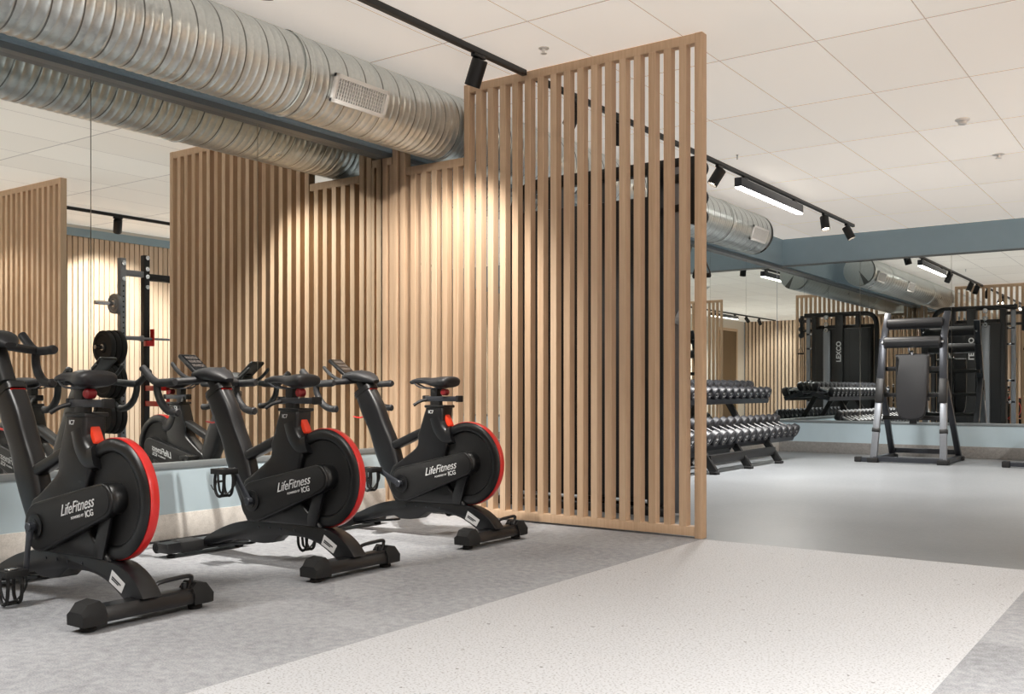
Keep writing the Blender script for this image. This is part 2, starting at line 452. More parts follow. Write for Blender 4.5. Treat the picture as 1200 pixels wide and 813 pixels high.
# ------------------------------------------------------------------ slatted screens
def parts_of_screen(root, pieces, pitch=.1, w=.046):
    y0, y1 = YP-.030, YP+.030
    def add(mb, nm):
        o = mb.build(nm, M['wood'], root); o.location = -Vector(root.location)
    for x0, x1, zt, ps in pieces:
        add(MB().span((x0+.004, y0, zt-.055), (x1-.004, y1, zt), .003), 'top_rail')
        add(MB().span((x0+.004, y0, .012), (x1-.004, y1, .067), .003), 'bottom_rail')
        if ps[0]: add(MB().span((x0, y0-.002, .0), (x0+.048, y1+.002, zt+.001), .003), 'end_post')
        if ps[1]: add(MB().span((x1-.048, y0-.002, .0), (x1, y1+.002, zt+.001), .003), 'end_post')
        a = x0+.024 if ps[0] else x0-.024; b = x1-.024 if ps[1] else x1+.024
        n = max(1, round((b-a)/pitch)); step = (b-a)/n
        mb = MB()
        for i in range(1, n):
            c = a+i*step
            mb.span((c-w/2, y0, .065), (c+w/2, y1, zt-.053), .002, 1)
        if n == 1 and not ps[1]: mb.span((a+.045, y0, .065), (a+.075, y1, zt-.053), .002, 1); n = 2
        if n > 1: add(mb, 'slat_panel')
        else: mb.bm.free()
s1 = thing('slatted_screen', 'tall pale oak slatted screen stepped under the round duct, ending at the walkway', 'room divider', (XE-1.2, YP, 0))
parts_of_screen(s1, [(-4.083, XE, H-.006, (True, True)), (-4.61, -4.085, 2.425, (False, False)), (XL+.102, -4.612, H-.006, (True, True)), (XL+.004, XL+.100, BEAM_L-.004, (True, False))])
s2 = thing('slatted_screen', 'oak slatted screen right of the walkway, seen only in the left mirror', 'room divider', (XR2+1.2, YP, 0))
parts_of_screen(s2, [(XR2, XR-.03, H-.006, (True, True))])

# ------------------------------------------------------------------ duct
DC, DZ, DR = -4.33, 2.676, .232
def duct():
    root = thing('ventilation_duct', 'big round galvanised spiral duct running below the ceiling along the left wall', 'duct', (DC, 4, DZ))
    mb = MB(); bm = mb.bm; n = 48; y0, y1, pitch = YF+.01, 11.05, .05
    ph = [(0, 0), (.30, 0), (.36, .5), (.42, 1), (.50, 1), (.56, .5), (.62, 0)]
    prev = None; k = int((y1-y0)/pitch)
    for q in range(k):
        for u, b in ph:
            ring = []
            for j in range(n):
                t = j/n
                y = min(y1, max(y0, y0+(q+u-t+.5)*pitch))
                ring.append(bm.verts.new((DC+(DR+.0024*b)*math.cos(2*PI*t), y, DZ+(DR+.0024*b)*math.sin(2*PI*t))))
            if prev:
                # the seam is a helix: the last column meets the first one turn further on, so close each band along the join
                for j in range(n-1): bm.faces.new((prev[j], prev[j+1], ring[j+1], ring[j]))
            prev = ring
    # close the join along the hidden top of the pipe
    bm.faces.ensure_lookup_table()
    e = [(DC+DR*math.cos(2*PI*a/n), y, DZ+DR*math.sin(2*PI*a/n)) for a in (0, -1) for y in (y0, y1)]
    vs = [bm.verts.new(p) for p in e]
    bm.faces.new((vs[0], vs[1], vs[3], vs[2]))
    bmesh.ops.rotate(bm, verts=bm.verts, cent=(DC, 0, DZ), matrix=Matrix.Rotation(-PI*.75, 3, 'Y'))
    for y in (y0, y1):
        cap = [bm.verts.new((DC+DR*math.cos(2*PI*j/n), y, DZ+DR*math.sin(2*PI*j/n))) for j in range(n)]
        bm.faces.new(cap)
    o = mb.build('duct_pipe', M['galv'], root, ang=60); o.location = -Vector(root.location)
    for y in (3.83, 6.9, 9.9):
        mb = MB(); mb.lathe([(DR+.002, -.035), (DR+.008, -.033), (DR+.008, -.026), (DR+.0045, -.022), (DR+.0045, .022), (DR+.008, .026), (DR+.008, .033), (DR+.002, .035)], (DC, y, DZ), (0, 1, 0), 48)
        o = mb.build('joint_collar', M['galv'], root); o.location = -Vector(root.location)
    for y in (4.23, 8.75, 10.62):
        ang = math.radians(-18)
        rt = Matrix.Rotation(-ang, 3, 'Y')
        c = Vector((DC, y, DZ))+rt @ Vector((DR+.004, 0, 0))
        mb = MB()
        def P(a): return c+rt @ Vector(a)
        L, W = .45, .165
        for q in ((0, -L/2+.012, 0, .024, W), (0, L/2-.012, 0, .024, W), (0, 0, W/2-.012, L, .024), (0, 0, -W/2+.012, L, .024)):
            mb.box(P((.004, q[1], q[2])), (.022, q[3], q[4]), rt, .002)
        g = mb.build('vent_grille', M['white'], root); g.location = -Vector(root.location)
        mb = MB(); mb.box(P((-.006, 0, 0)), (.01, L-.03, W-.03), rt); b = mb.build('grille_shadow_plate', M['grille_back'], g)
        mb = MB()
        for i in range(20): mb.box(P((.004, -L/2+.034+i*(L-.068)/19, 0)), (.012, .006, W-.05), rt)
        for i in range(5): mb.box(P((.0, 0, -W/2+.04+i*(W-.08)/4)), (.006, L-.05, .004), rt)
        mb.build('louvre', M['white'], g)
duct()

# ------------------------------------------------------------------ track lights
def track(x, y0, y1, label):
    mb = MB().span((x-.018, y0, H-.036), (x+.018, y1, H-.0005), .003)
    return tag(mb.build('lighting_track', M['black_steel']), label, 'light track')
T1, T2 = -3.578, .75
track(T1, -1.9, YP-.04, 'black lighting track on the ceiling in front of the slatted screen')
track(T1, YP+.04, 12.42, 'black lighting track on the ceiling beyond the slatted screen, ending near the end wall')
track(T2, -1.9, YP-.04, 'black lighting track near the right wall before the screen, seen in mirrors')
track(T2, YP+.04, 12.42, 'black lighting track near the right wall of the far room, seen in mirrors')

def spot_light(loc, aim, power, size=70, blend=.6, rad=.03, col=(1, .945, .875)):
    l = bpy.data.lights.new('lamp_beam', 'SPOT'); l.energy = power; l.spot_size = math.radians(size); l.spot_blend = blend
    l.shadow_soft_size = rad; l.color = col
    o = bpy.data.objects.new('lamp_beam', l); COL.objects.link(o)
    o.location = loc
    o.rotation_euler = (Vector(aim)-Vector(loc)).to_track_quat('-Z', 'Y').to_euler()
    return o

def spotlight(x, y, aim, label, power, size=70):
    root = thing('track_spotlight', label, 'spotlight', (x, y, H-.036), 0, 'black track spotlights')
    mb = MB().span((-.016, -.055, -.022), (.016, .055, -.001), .003); mb.build('track_adapter', M['black_steel'], root)
    mb = MB(); mb.lathe(*cyl(.010, (0, 0, -.02), (0, 0, -.06), 10)); mb.build('stem', M['black_steel'], root)
    d = (Vector(aim)-Vector((x, y, H-.10))).normalized()
    c = Vector((0, 0, -.065))
    a = c-d*.035
    mb = MB(); mb.lathe([(0, 0), (.045, 0), (.049, .004), (.049, .160), (.047, .163), (.043, .163), (.043, .140), (0, .138)], a, d, 24)
    mb.build('lamp_head', M['black_steel'], root)
    mb = MB(); mb.lathe([(0, .1385), (.042, .1405), (.042, .142), (0, .142)], a, d, 20)
    mb.build('lamp_lens', M['lamp'], root)
    p = Vector(root.location)+a+d*.168
    if power: spot_light(p, p+d, power, size)
    return root

def linear_lamp(x, y0, y1, label, power, up=0.):
    root = thing('linear_lamp', label, 'linear light', (x, (y0+y1)/2, H-.036), 0, 'linear track lamps')
    L = (y1-y0)/2
    for s in (-1, 1):
        mb = MB().span((-.014, s*L*.8-.05, -.032), (.014, s*L*.8+.05, -.001), .003); mb.build('track_adapter', M['black_steel'], root)
    mb = MB().span((-.036, -L, -.115), (.036, L, -.030), .004); mb.build('housing', M['gunmetal'], root)
    mb = MB().span((-.032, -L+.006, -.128), (.032, L-.006, -.1155), .003); mb.build('diffuser', M['led'], root)
    def area(z, rot, pw):
        l = bpy.data.lights.new('lamp_glow', 'AREA'); l.shape = 'RECTANGLE'; l.size = .06; l.size_y = 2*L-.02; l.energy = pw; l.spread = math.radians(140); l.color = (1, .98, .95)
        o = bpy.data.objects.new('lamp_glow', l); COL.objects.link(o); o.location = (x, (y0+y1)/2, H-.036+z); o.rotation_euler = (rot, 0, 0)
    area(-.131, 0, power)
    if up: area(-.0285, PI, up)

# front room
spotlight(T1, 4.70, (-4.45, 4.80, .9), 'black track spotlight hanging at the top left of the tall slatted screen', 110, 88)
spotlight(T1, 3.05, (-4.72, 4.0, .1), 'black track spotlight above the bikes, just outside the top of the frame', 400, 66)
spotlight(T1, 2.75, (-4.45, 5.1, .95), 'black track spotlight added to light the screen corner, unseen above the frame', 280, 62)  # added unseen lamp, evens out the light on the screen corner
spotlight(T1, 1.0, (-3.3, 1.8, 0), 'black track spotlight above the viewer', 60, 80)
spotlight(T2, 4.4, (-.2, 5.2, .8), 'black track spotlight in front of the right slatted screen', 60, 80)
spotlight(T2, .35, (.3, -2.2, 1.0), 'black track spotlight near the brown door, tiny in the mirror', 90, 90)
spotlight(T2, -.6, (.6, -2.2, 1.0), 'black track spotlight lighting the slatted wall behind the viewer', 90, 90)
linear_lamp(T2, 1.0, 2.7, 'slim linear lamp on the right track before the screen, small in the mirror', 140)
linear_lamp(T1, -.6, 1.1, 'slim linear lamp on the left track behind the viewer', 55)
# far room
spotlight(T1, 5.82, (-4.3, 5.5, 1.0), 'black track spotlight just behind the top of the slatted screen', 45, 80)
spotlight(T1, 6.42, (-4.3, 6.9, .8), 'black track spotlight glimpsed through the upper slats of the screen', 45, 80)
spotlight(T1, 8.29, (-4.7, 7.5, .6), 'black track spotlight just right of the tall screen post', 70, 85)
linear_lamp(T1, 8.72, 10.45, 'bright slim linear lamp hanging from the far room track', 150)
spotlight(T1, 11.28, (-3.0, 10.6, 0), 'left of the two black track spotlights near the end of the track', 130, 85)
spotlight(T1, 12.15, (-2.2, 12.3, 0), 'last black track spotlight at the far end of the track', 130, 85)
spotlight(T2, 6.7, (1.85, 7.3, 1.2), 'black track spotlight hanging between the slat panels in the left mirror', 330, 95)
spotlight(T2, 5.75, (1.85, 5.9, .9), 'black track spotlight over the rack side of the far room', 70, 85)
spotlight(T2, 11.6, (-1.5, 11.4, 0), 'black track spotlight near the end wall, right side', 140, 90)
linear_lamp(T2, 8.6, 10.3, 'slim linear lamp on the right track of the far room', 140)

# ceiling fittings
def ceiling_fitting(name, x, y, prof, label, cat, mat='white'):
    mb = MB(); mb.lathe(prof, (x, y, H), (0, 0, -1), 28)
    return tag(mb.build(name, M[mat]), label, cat)
ceiling_fitting('smoke_detector', -1.507, 8.06, [(.052, 0), (.052, .012), (.045, .016), (.032, .020), (.03, .038), (.024, .042), (0, .042)], 'round white smoke detector on the ceiling, left of the sprinkler', 'smoke detector')
ceiling_fitting('ceiling_sprinkler', -1.475, 9.45, [(.05, 0), (.05, .004), (.014, .008), (.012, .03), (.026, .032), (.026, .036), (0, .037)], 'small flush sprinkler on the ceiling toward the end wall', 'sprinkler')
ceiling_fitting('ceiling_sprinkler', -3.25, 4.92, [(.032, 0), (.032, .004), (.012, .006), (.010, .03), (.02, .032), (.02, .035), (0, .036)], 'small sprinkler on the ceiling beside the screen top', 'sprinkler')
ceiling_fitting('ceiling_hook', -3.35, 8.15, [(.012, 0), (.01, .004), (.004, .006), (.004, .04), (0, .041)], 'tiny hook on the ceiling above the far track', 'hook', 'steel')

# ------------------------------------------------------------------ exercise bikes
AX = (.05, .31)        # crank axle (x, z)
WC = (-.380, .440)     # rear wheel centre
def hull2(c1, r1, c2, r2, n=14):
    """outline around two circles"""
    dx, dz = c2[0]-c1[0], c2[1]-c1[1]; d = math.hypot(dx, dz); base = math.atan2(dz, dx); off = math.acos((r1-r2)/d)
    pts = []
    for i in range(n+1):
        a = base+off+(2*PI-2*off)*i/n; pts.append((c1[0]+r1*math.cos(a), c1[1]+r1*math.sin(a)))
    for i in range(n+1):
        a = base-off+2*off*i/n; pts.append((c2[0]+r2*math.cos(a), c2[1]+r2*math.sin(a)))
    return pts

def make_bike():
    R = thing('exercise_bike', '', 'exercise bike', (0, 0, 0), 0, 'indoor cycles in a row')
    # --- base
    top = smooth([(.50, .072), (.455, .104), (.30, .166), (.15, .199), (-.02, .208), (-.36, .206), (-.47, .186), (-.55, .140), (-.598, .088)], 5)
    bot = smooth([(-.50, .06), (-.47, .074), (-.40, .113), (-.33, .138), (-.24, .151), (-.10, .147)], 4) + [(-.088, .143), (-.035, .105), (.03, .096), (.112, .094), (.15, .108)] + smooth([(.16, .108), (.28, .088), (.40, .06), (.50, .045)], 4)
    MB().prism(top+bot, -.042, .042, .006).build('base_frame', M['frame'], R)
    for x, z in ((.06, .175), (-.02, .178), (-.10, .178), (-.2, .18)):
        f = MB(); f.lathe(*cyl(.006, (x, .041, z), (x, .0455, z), 8)); f.build('bolt', M['gunmetal'], R)
    st = MB(); st.prism([(-.404, .176), (-.488, .132), (-.464, .094), (-.384, .130)], .0425, .0437); dec = st.build('sticker', M['ink'], R)
    st = MB()
    A, B, C, D = Vector((-.404, .176)), Vector((-.488, .132)), Vector((-.464, .094)), Vector((-.384, .130))
    for u0, u1, v0, v1 in ((.12, .80, .38, .52), (.12, .66, .56, .68)):
        st.prism([tuple((A*(1-u)+B*u)*(1-v)+(D*(1-u)+C*u)*v) for u, v in ((u0, v0), (u1, v0), (u1, v1), (u0, v1))], .0438, .0443)
    st.build('sticker_print', M['darkink'], dec)
    # --- rear stabiliser
    X = -.543
    MB().prism([(X-.05, .032), (X+.05, .032), (X+.052, .06), (X+.034, .084), (X-.034, .084), (X-.052, .06)], -.25, .25, .005).build('rear_stabilizer', M['frame'], R)
    rs = R.children[-1]
    for s in (-1, 1):
        sec = [(X-.056, .026), (X+.056, .026), (X+.058, .062), (X+.040, .09), (X-.040, .09), (X-.058, .062)]
        m = MB(); a = s*.185; b = s*.275
        pts_in = [m.bm.verts.new((x, a, z)) for x, z in sec]
        mid = [m.bm.verts.new((x, s*.205, z+(.020 if z > .08 else .004 if z > .05 else 0))) for x, z in sec]
        mid2 = [m.bm.verts.new((x, s*.250, z+(.012 if z > .08 else .004 if z > .05 else 0))) for x, z in sec]
        out = [m.bm.verts.new((X+(x-X)*.9, b, z if z < .08 else z-.016)) for x, z in sec]
        for A, B in ((pts_in, mid), (mid, mid2), (mid2, out)):
            for i in range(6): m.bm.faces.new((A[i], A[(i+1) % 6], B[(i+1) % 6], B[i]))
        m.bm.faces.new(pts_in[::-1]); m.bm.faces.new(out)
        m.build('end_cap', M['rubber'], rs)
        m = MB(); m.lathe(*cyl(.028, (X, s*.225, 0), (X, s*.225, .018), 16, .004)); m.lathe(*cyl(.009, (X, s*.225, .016), (X, s*.225, .034), 10)); m.build('leveling_foot', M['rubber'], rs)
    m = MB(); m.tube(smooth([(X-.012, -.015, .082), (X-.014, -.03, .105), (X-.016, -.05, .128), (X-.016, -.13, .134), (X-.016, -.19, .134), (X-.014, -.198, .118), (X-.012, -.185, .084)], 3), .0085, 8); m.build('lift_handle', M['frame'], rs)
    m = MB(); m.box((X-.014, -.12, .083), (.05, .21, .012), None, .003); m.lathe(*cyl(.012, (X-.014, -.165, .086), (X-.014, -.165, .112), 10, .003)); m.build('handle_plate', M['frame'], rs)
    # --- front stabiliser
    X = .535
    MB().prism([(X-.048, .026), (X+.048, .026), (X+.052, .05), (X+.042, .076), (X-.042, .076), (X-.052, .05)], -.255, .262, .006).build('front_stabilizer', M['frame'], R)
    fs = R.children[-1]
    for s in (-1, 1):
        m = MB(); m.box((X, s*.115, .051), (.114, .14, .060), None, .012); m.build('sleeve', M['rubber'], fs)
        m = MB(); m.lathe(*cyl(.022, (X-.01, s*.215, 0), (X-.01, s*.215, .016), 14, .003)); m.lathe(*cyl(.008, (X-.01, s*.215, .014), (X-.01, s*.215, .032), 10)); m.build('leveling_foot', M['rubber'], fs)
        m = MB(); m.lathe(*cyl(.030, (X+.055, s*.238, .05), (X+.055, s*.262, .05), 18, .005)); m.box((X+.035, s*.225, .052), (.05, .014, .03), None, .003); m.build('transport_wheel', M['rubber'], fs)
    m = MB(); m.bar((.16, 0, .082), (.50, 0, .040), .05, .012, .003); m.build('under_rail', M['frame'], R)
    # --- frame body: lower hull and seat tower
    body = smooth([(.145, .196), (.178, .262), (.190, .33), (.165, .40), (.118, .428), (.04, .478), (-.022, .522), (-.035, .556), (-.032, .592)], 4) + \
        smooth([(-.050, .630), (-.072, .693), (-.098, .757)], 4) + [(-.227, .757)] + \
        smooth([(-.222, .700), (-.222, .655), (-.238, .615), (-.255, .55), (-.235, .47), (-.23, .38), (-.27, .30), (-.36, .235), (-.385, .204)], 4)
    MB().prism(body, -.048, .048, .014, 3).build('frame_body', M['frame'], R)
    fb = R.children[-1]
    m = MB(); m.box((-.163, 0, .760), (.145, .105, .016), None, .005); m.build('tower_collar', M['shell'], fb)
    m = MB(); m.tube(smooth([(-.16, 0, .70), (-.185, 0, .64), (-.225, 0, .60), (-.275, 0, .615)], 5), [(.05, .055)]*15+[(.045, .056)], 14, power=3.5, up=(0, 1, 0)) if False else m.tube(smooth([(-.165, 0, .70), (-.19, 0, .635), (-.235, 0, .592), (-.285, 0, .600)], 5), [(.054, .05)]*16, 16, power=3.5, up=(0, 1, 0)); m.build('tower_lug', M['frame'], fb)
    for s in (1,):
        mt = Matrix.Translation((-.138, s*.0487, .728)) @ Matrix.Rotation(PI, 4, 'Z') @ Matrix.Rotation(PI/2, 4, 'X')
        lettering('lettering', 'IC7', .026, M['ink'], fb, mt)
    # fork strut from hub to base
    m = MB()
    for s in (-1, 1):
        m.prism([(-.355, .21), (-.30, .21), (-.30, .26), (-.37, .44), (-.43, .44)], s*.040, s*.054, .003)
    m.build('hub_strut', M['frame'], R)
    # --- mast and top tube
    path = smooth([(.110, 0, .235), (.178, 0, .36), (.238, 0, .49), (.298, 0, .62), (.356, 0, .73), (.420, 0, .842)], 5)
    k = len(path); rad = []
    for i in range(k):
        t = i/(k-1)
        a = .062+.020*math.exp(-((t-.42)/.18)**2)+.014*math.exp(-((t-.80)/.16)**2)
        rad.append((.047-.004*math.sin(PI*t), a))
    m = MB(); m.tube(path, rad, 24, power=4., up=(0, 1, 0)); m.build('front_mast', M['frame'], R)
    ms = R.children[-1]
    m = MB(); m.tube([(.413, 0, .834), (.424, 0, .853)], [(.049, .075)]*2, 24, power=4., up=(0, 1, 0)); m.build('mast_collar', M['shell'], ms)
    m = MB(); m.prism([(.352, .862), (.366, .868), (.371, .857), (.357, .851)], -.032, .032, .002); m.build('height_scale', M['red'], ms)
    m = MB(); m.tube([(.424, 0, .853), (.430, 0, .864)], [(.048, .070)]*2, 24, power=4., up=(0, 1, 0)); m.build('mast_cap', M['shell'], ms)
    m = MB(); m.tube(smooth([(.25, 0, .488), (.165, 0, .527), (.08, 0, .560), (-.02, 0, .600), (-.09, 0, .622)], 5), [(.034, .026)]*21, 18, power=3.5, up=(0, 1, 0)); m.build('top_tube', M['frame'], R)
    m = MB(); m.tube(smooth([(.44, .0, .690), (.475, .0, .684), (.530, 0, .690)], 3), [.005]*6+[.003], 8); m.build('brake_lever', M['red'], ms)
    # --- wheel: dark shroud, red tread, inner disc
    c = (WC[0], 0, WC[1]); RO = .232
    ring = [(.180, .024), (.184, .032), (.192, .036), (.212, .035), (.226, .030), (RO, .022), (RO-.006, .018)]
    m = MB()
    m.lathe(ring+[(.178, .016)], c, (0, 1, 0), 72, True)
    m.lathe([(min(r, RO-.009), -h*.8) for r, h in ring[:5]]+[(RO-.010, -.016), (RO-.012, -.012), (.178, -.012)], c, (0, 1, 0), 72, True)
    m.build('wheel_shroud', M['shell'], R)
    m = MB(); m.lathe([(RO-.02, .0190), (RO+.001, .0190), (RO+.003, .016), (RO+.003, -.015), (RO+.001, -.018), (RO-.02, -.018)], c, (0, 1, 0), 72, True)
    m.build('red_tread', M['red'], R)
    m = MB(); m.lathe([(0, .032), (.06, .032), (.065, .022), (.15, .018), (.1775, .022), (.1775, -.022), (.15, -.018), (.065, -.022), (.06, -.032), (0, -.032)], c, (0, 1, 0), 64)
    m.build('flywheel_disc', M['matte'], R)
    m = MB(); m.lathe([(0, .02), (.060, .02), (.060, .060), (.054, .074), (.044, .080), (0, .080)], (WC[0]-.035, 0, WC[1]+.006), (0, 1, 0), 32); m.build('hub_cover', M['shell'], R)
    m = MB(); m.lathe([(0, -.035), (.045, -.035), (.045, -.075), (.036, -.085), (0, -.085)], (WC[0], 0, WC[1]), (0, 1, 0), 28); m.build('hub_cover', M['shell'], R)
    # --- chain guard with print
    g = hull2((.046, .306), .100, (-.398, .441), .066)
    MB().prism(g, .040, .086, .007, 3).build('chain_guard', M['shell'], R)
    cg = R.children[-1]
    g2 = hull2((.046, .306), .090, (-.396, .440), .057)
    MB().prism(g2, .086, .0885, .002).build('guard_panel', M['matte'], cg)
    sl = math.atan2(.440-.306, .427)  # guard rises toward the rear
    def guard_text(x, z, tilt):
        return Matrix.Translation((x, .0890, z)) @ Matrix.Rotation(PI, 4, 'Z') @ Matrix.Rotation(PI/2, 4, 'X') @ Matrix.Rotation(tilt, 4, 'Z')
    lettering('lettering', 'LifeFitness', .062, M['ink'], cg, guard_text(-.238, .408, sl*.78), shear=.5, bold=0, width=.90)
    lettering('lettering', 'POWERED BY', .0145, M['ink'], cg, guard_text(-.245, .370, sl*.78))
    lettering('lettering', 'ICG', .034, M['ink'], cg, guard_text(-.326, .388, sl*.78), bold=.0006)
    MB().prism(g, -.040, -.075, .007, 3).build('chain_guard', M['shell'], R)
    # --- cranks and pedals
    m = MB(); m.lathe([(0, -.115), (.016, -.115), (.016, .115), (0, .115)], (AX[0], 0, AX[1]), (0, 1, 0), 16); m.build('crank_axle', M['gunmetal'], R)
    m = MB(); m.lathe([(.0, .089), (.05, .089), (.052, .092), (.052, .097), (.044, .099), (.030, .099), (.030, .103), (0, .103)], (AX[0], 0, AX[1]), (0, 1, 0), 28); m.build('crank_disc', M['shell'], R)
    for s in (1, -1):
        ca = MB()
        ca.tube([(-.012*s, s*.112, 0), (.02*s, s*.114, 0), (.09*s, s*.121, 0), (.172*s, s*.126, 0), (.186*s, s*.126, 0)], [(.010, .019), (.010, .018), (.008, .014), (.0085, .015), (.007, .010)], 12, power=3., up=(0, 1, 0))
        ca.lathe(*cyl(.020, (0, s*.100, 0), (0, s*.127, 0), 18, .003))
        ob = ca.build('crank_arm', M['gunmetal'], R); ob.location = (AX[0], 0, AX[1])
        p = MB()
        p.lathe(*cyl(.006, (0, s*.0, 0), (0, s*.10, 0), 10))
        p.box((0, s*.055, 0), (.034, .090, .028), None, .004)
        for d in (-1, 1):
            p.box((d*.044, s*.055, 0), (.014, .090, .028), None, .003)
            p.box((0, s*.055+d*.042, 0), (.094, .010, .026), None, .002)
        # toe cage hanging below the pedal (pedal at rest hangs heavy side down)
        for dy in (-.028, .028):
            y = s*.055+dy
            p.tube(smooth([(.030, y, -.008), (.036, y, -.05), (.030, y, -.098), (.006, y, -.122), (-.020, y, -.108), (-.030, y, -.055), (-.028, y, -.008)], 4), .0072, 7)
        p.tube([(.004, s*.025, -.121), (.004, s*.085, -.121)], .0072, 7)
        p.tube([(.036, s*.025, -.052), (.036, s*.085, -.052)], .006, 7)
        # strap
        p.tube(smooth([(-.012, s*.008, .0), (-.020, s*.004, -.05), (-.006, s*.03, -.105), (-.006, s*.08, -.105), (-.020, s*.106, -.05), (-.012, s*.102, 0)], 4), [(.009, .0016)]*21, 6, up=(1, 0, 0))
        # loose strap tail
        p.tube(smooth([(-.015, s*.104, -.02), (-.03, s*.125, -.05), (-.02, s*.13, -.085), (.0, s*.135, -.06)], 4), .0025, 6)
        pe = p.build('pedal', M['matte'], ob); pe.location = (.174*s, s*.13, 0)
        m = MB(); m.box((0, s*.055, .012), (.034, .04, .008), None, .002); m2 = m  # steel cleat plate
        o = m2.build('cleat_plate', M['chrome'], ob); o.location = (.174*s, s*.13, 0)
    # --- handlebar
    m = MB(); m.tube([(.362, 0, .742), (.428, 0, .857), (.456, 0, .907)], [(.034, .030)]*3, 18, power=3.5, up=(0, 1, 0)); m.build('handlebar_post', M['matte'], R)
    hb = MB()
    hb.tube(smooth([(.585, -.252, .893), (.560, -.20, .897), (.525, -.10, .905), (.505, 0, .912), (.525, .10, .905), (.560, .20, .897), (.585, .252, .893)], 5), [(.019, .024)]*31, 14)
    for s in (-1, 1):
        hb.tube(smooth([(.715, s*.252, .972), (.690, s*.252, .953), (.635, s*.252, .913), (.585, s*.252, .893), (.52, s*.254, .892), (.435, s*.256, .897)], 5), [.015]+[.020]*22+[.0215]*2+[.016], 14)
        hb.tube(smooth([(.590, s*.252, .890), (.588, s*.250, .845), (.566, s*.247, .797), (.520, s*.245, .757), (.470, s*.243, .742), (.425, s*.242, .742)], 5), [.019]*10+[.020]*14+[.0215]*1+[.015], 14)
        hb.tube(smooth([(.525, s*.085, .908), (.600, s*.088, .930), (.665, s*.086, .968), (.705, s*.082, 1.000)], 5), [.011]*14+[.010, .006], 12)
    handle = hb.build('handlebar', M['grip'], R)
    dome = MB()
    dome.tube(smooth([(.590, 0, .925), (.560, 0, .932), (.50, 0, .940), (.44, 0, .938), (.38, 0, .922), (.335, 0, .905)], 4), smooth([(.035, .012), (.068, .022), (.085, .032), (.080, .035), (.060, .028), (.025, .012)], 4), 22, power=2.6, up=(0, 1, 0))
    dome.build('hub_cap', M['grip'], handle)
    # --- console, tilted toward the rider
    t = math.atan2(.105, .155)
    rc = Matrix.Rotation(-t, 3, 'Y')
    m = MB(); m.box((.612, 0, .985), (.195, .110, .022), rc, .008, 3); con = m.build('console', M['shell'], R)
    nrm = rc @ Vector((0, 0, 1))
    m = MB(); m.box(Vector((.612, 0, .985))+nrm*.0115+rc @ Vector((.012, 0, 0)), (.140, .092, .002), rc); m.build('display', M['black_glass'], con)
    m = MB()
    for a in range(3): m.box(Vector((.612, 0, .985))+nrm*.0132+rc @ Vector((.058-.038*a, 0, 0)), (.026, .075, .001), rc)
    m.build('display_digits', M['screen'], con)
    m = MB(); m.box((.566, 0, .945), (.07, .05, .03), rc, .006); m.build('console_bracket', M['shell'], con)
    # --- saddle assembly
    m = MB(); m.tube([(-.140, 0, .70), (-.140, 0, .800)], [(.022, .037)]*2, 16, power=4., up=(0, 1, 0)); m.build('seat_post', M['black_steel'], R)
    m = MB(); m.span((-.300, -.022, .789), (-.070, .022, .819), .004); sl_ = m.build('seat_slider', M['gunmetal'], R)
    m = MB(); m.span((-.320, -.025, .786), (-.299, .025, .823), .005); m.build('slider_cap', M['rubber'], sl_)
    m = MB(); m.span((-.071, -.025, .786), (-.052, .025, .823), .005); m.build('slider_cap', M['rubber'], sl_)
    m = MB(); m.span((-.165, -.024, .817), (-.112, .024, .862), .006); m.build('saddle_clamp', M['black_steel'], sl_)
    m = MB(); m.lathe(*cyl(.020, (-.222, .0, .842), (-.222, .045, .842), 16, .006)); m.build('adjust_knob', M['dark_red'], sl_)
    m = MB(); m.tube(smooth([(-.085, .02, .80), (-.055, .050, .788), (-.03, .075, .765)], 4), .009, 8); m.build('slider_lever', M['matte'], sl_)
    sad = MB()
    sp = [(.014, 0, .894), (.006, 0, .899), (-.04, 0, .908), (-.10, 0, .909), (-.16, 0, .901), (-.21, 0, .898), (-.26, 0, .900), (-.298, 0, .902), (-.310, 0, .900)]
    sr = [(.006, .006), (.016, .012), (.021, .016), (.027, .019), (.044, .025), (.064, .032), (.078, .034), (.074, .030), (.055, .016)]
    sp = [(a+.042, b, c) for a, b, c in sp]
    sad.tube(smooth(sp, 3), smooth(sr, 3), 24, power=2.5, up=(0, 1, 0))
    sd = sad.build('saddle', M['vinyl_pad'], R)
    m = MB()
    for s in (-1, 1): m.tube(smooth([(.027, s*.010, .898), (-.01, s*.020, .880), (-.06, s*.024, .866), (-.18, s*.026, .866), (-.24, s*.05, .885)], 4), .0045, 8)
    m.build('saddle_rail', M['gunmetal'], sd)
    # --- orange release lever behind the tower
    m = MB(); m.prism(smooth([(-.205, .728), (-.216, .722), (-.238, .690), (-.256, .652), (-.246, .646), (-.222, .644), (-.205, .655), (-.208, .690)], 3, True), -.020, .020, .004); m.build('release_lever', M['orange'], R)
    return R

bike = make_bike()
def set_crank(root, deg):
    for ch in root.children:
        if ch.name.startswith('crank_arm'):
            ch.rotation_euler = (0, -math.radians(deg), 0)
            for g in ch.children: g.rotation_euler = (0, math.radians(deg), 0)
bikes = [bike, copy_tree(bike), copy_tree(bike)]
for b, (y, deg, lab) in zip(bikes, [(2.19, -87, 'black indoor cycle with red rimmed rear wheel, nearest and cut by the left edge'),
                                    (3.283, 58, 'black indoor cycle with red rimmed rear wheel, middle one of the row'),
                                    (4.38, 27, 'black indoor cycle with red rimmed rear wheel, nearest the slatted screen')]):
    b.location = (-3.78, y, 0); b.rotation_euler = (0, 0, PI); b['label'] = lab
    set_crank(b, deg)
# the nearest bike has its handlebar raised
for ch in bikes[0].children:
    if ch.name.split('.')[0] in ('handlebar', 'console', 'handlebar_post'): ch.location = (.083, 0, .145)

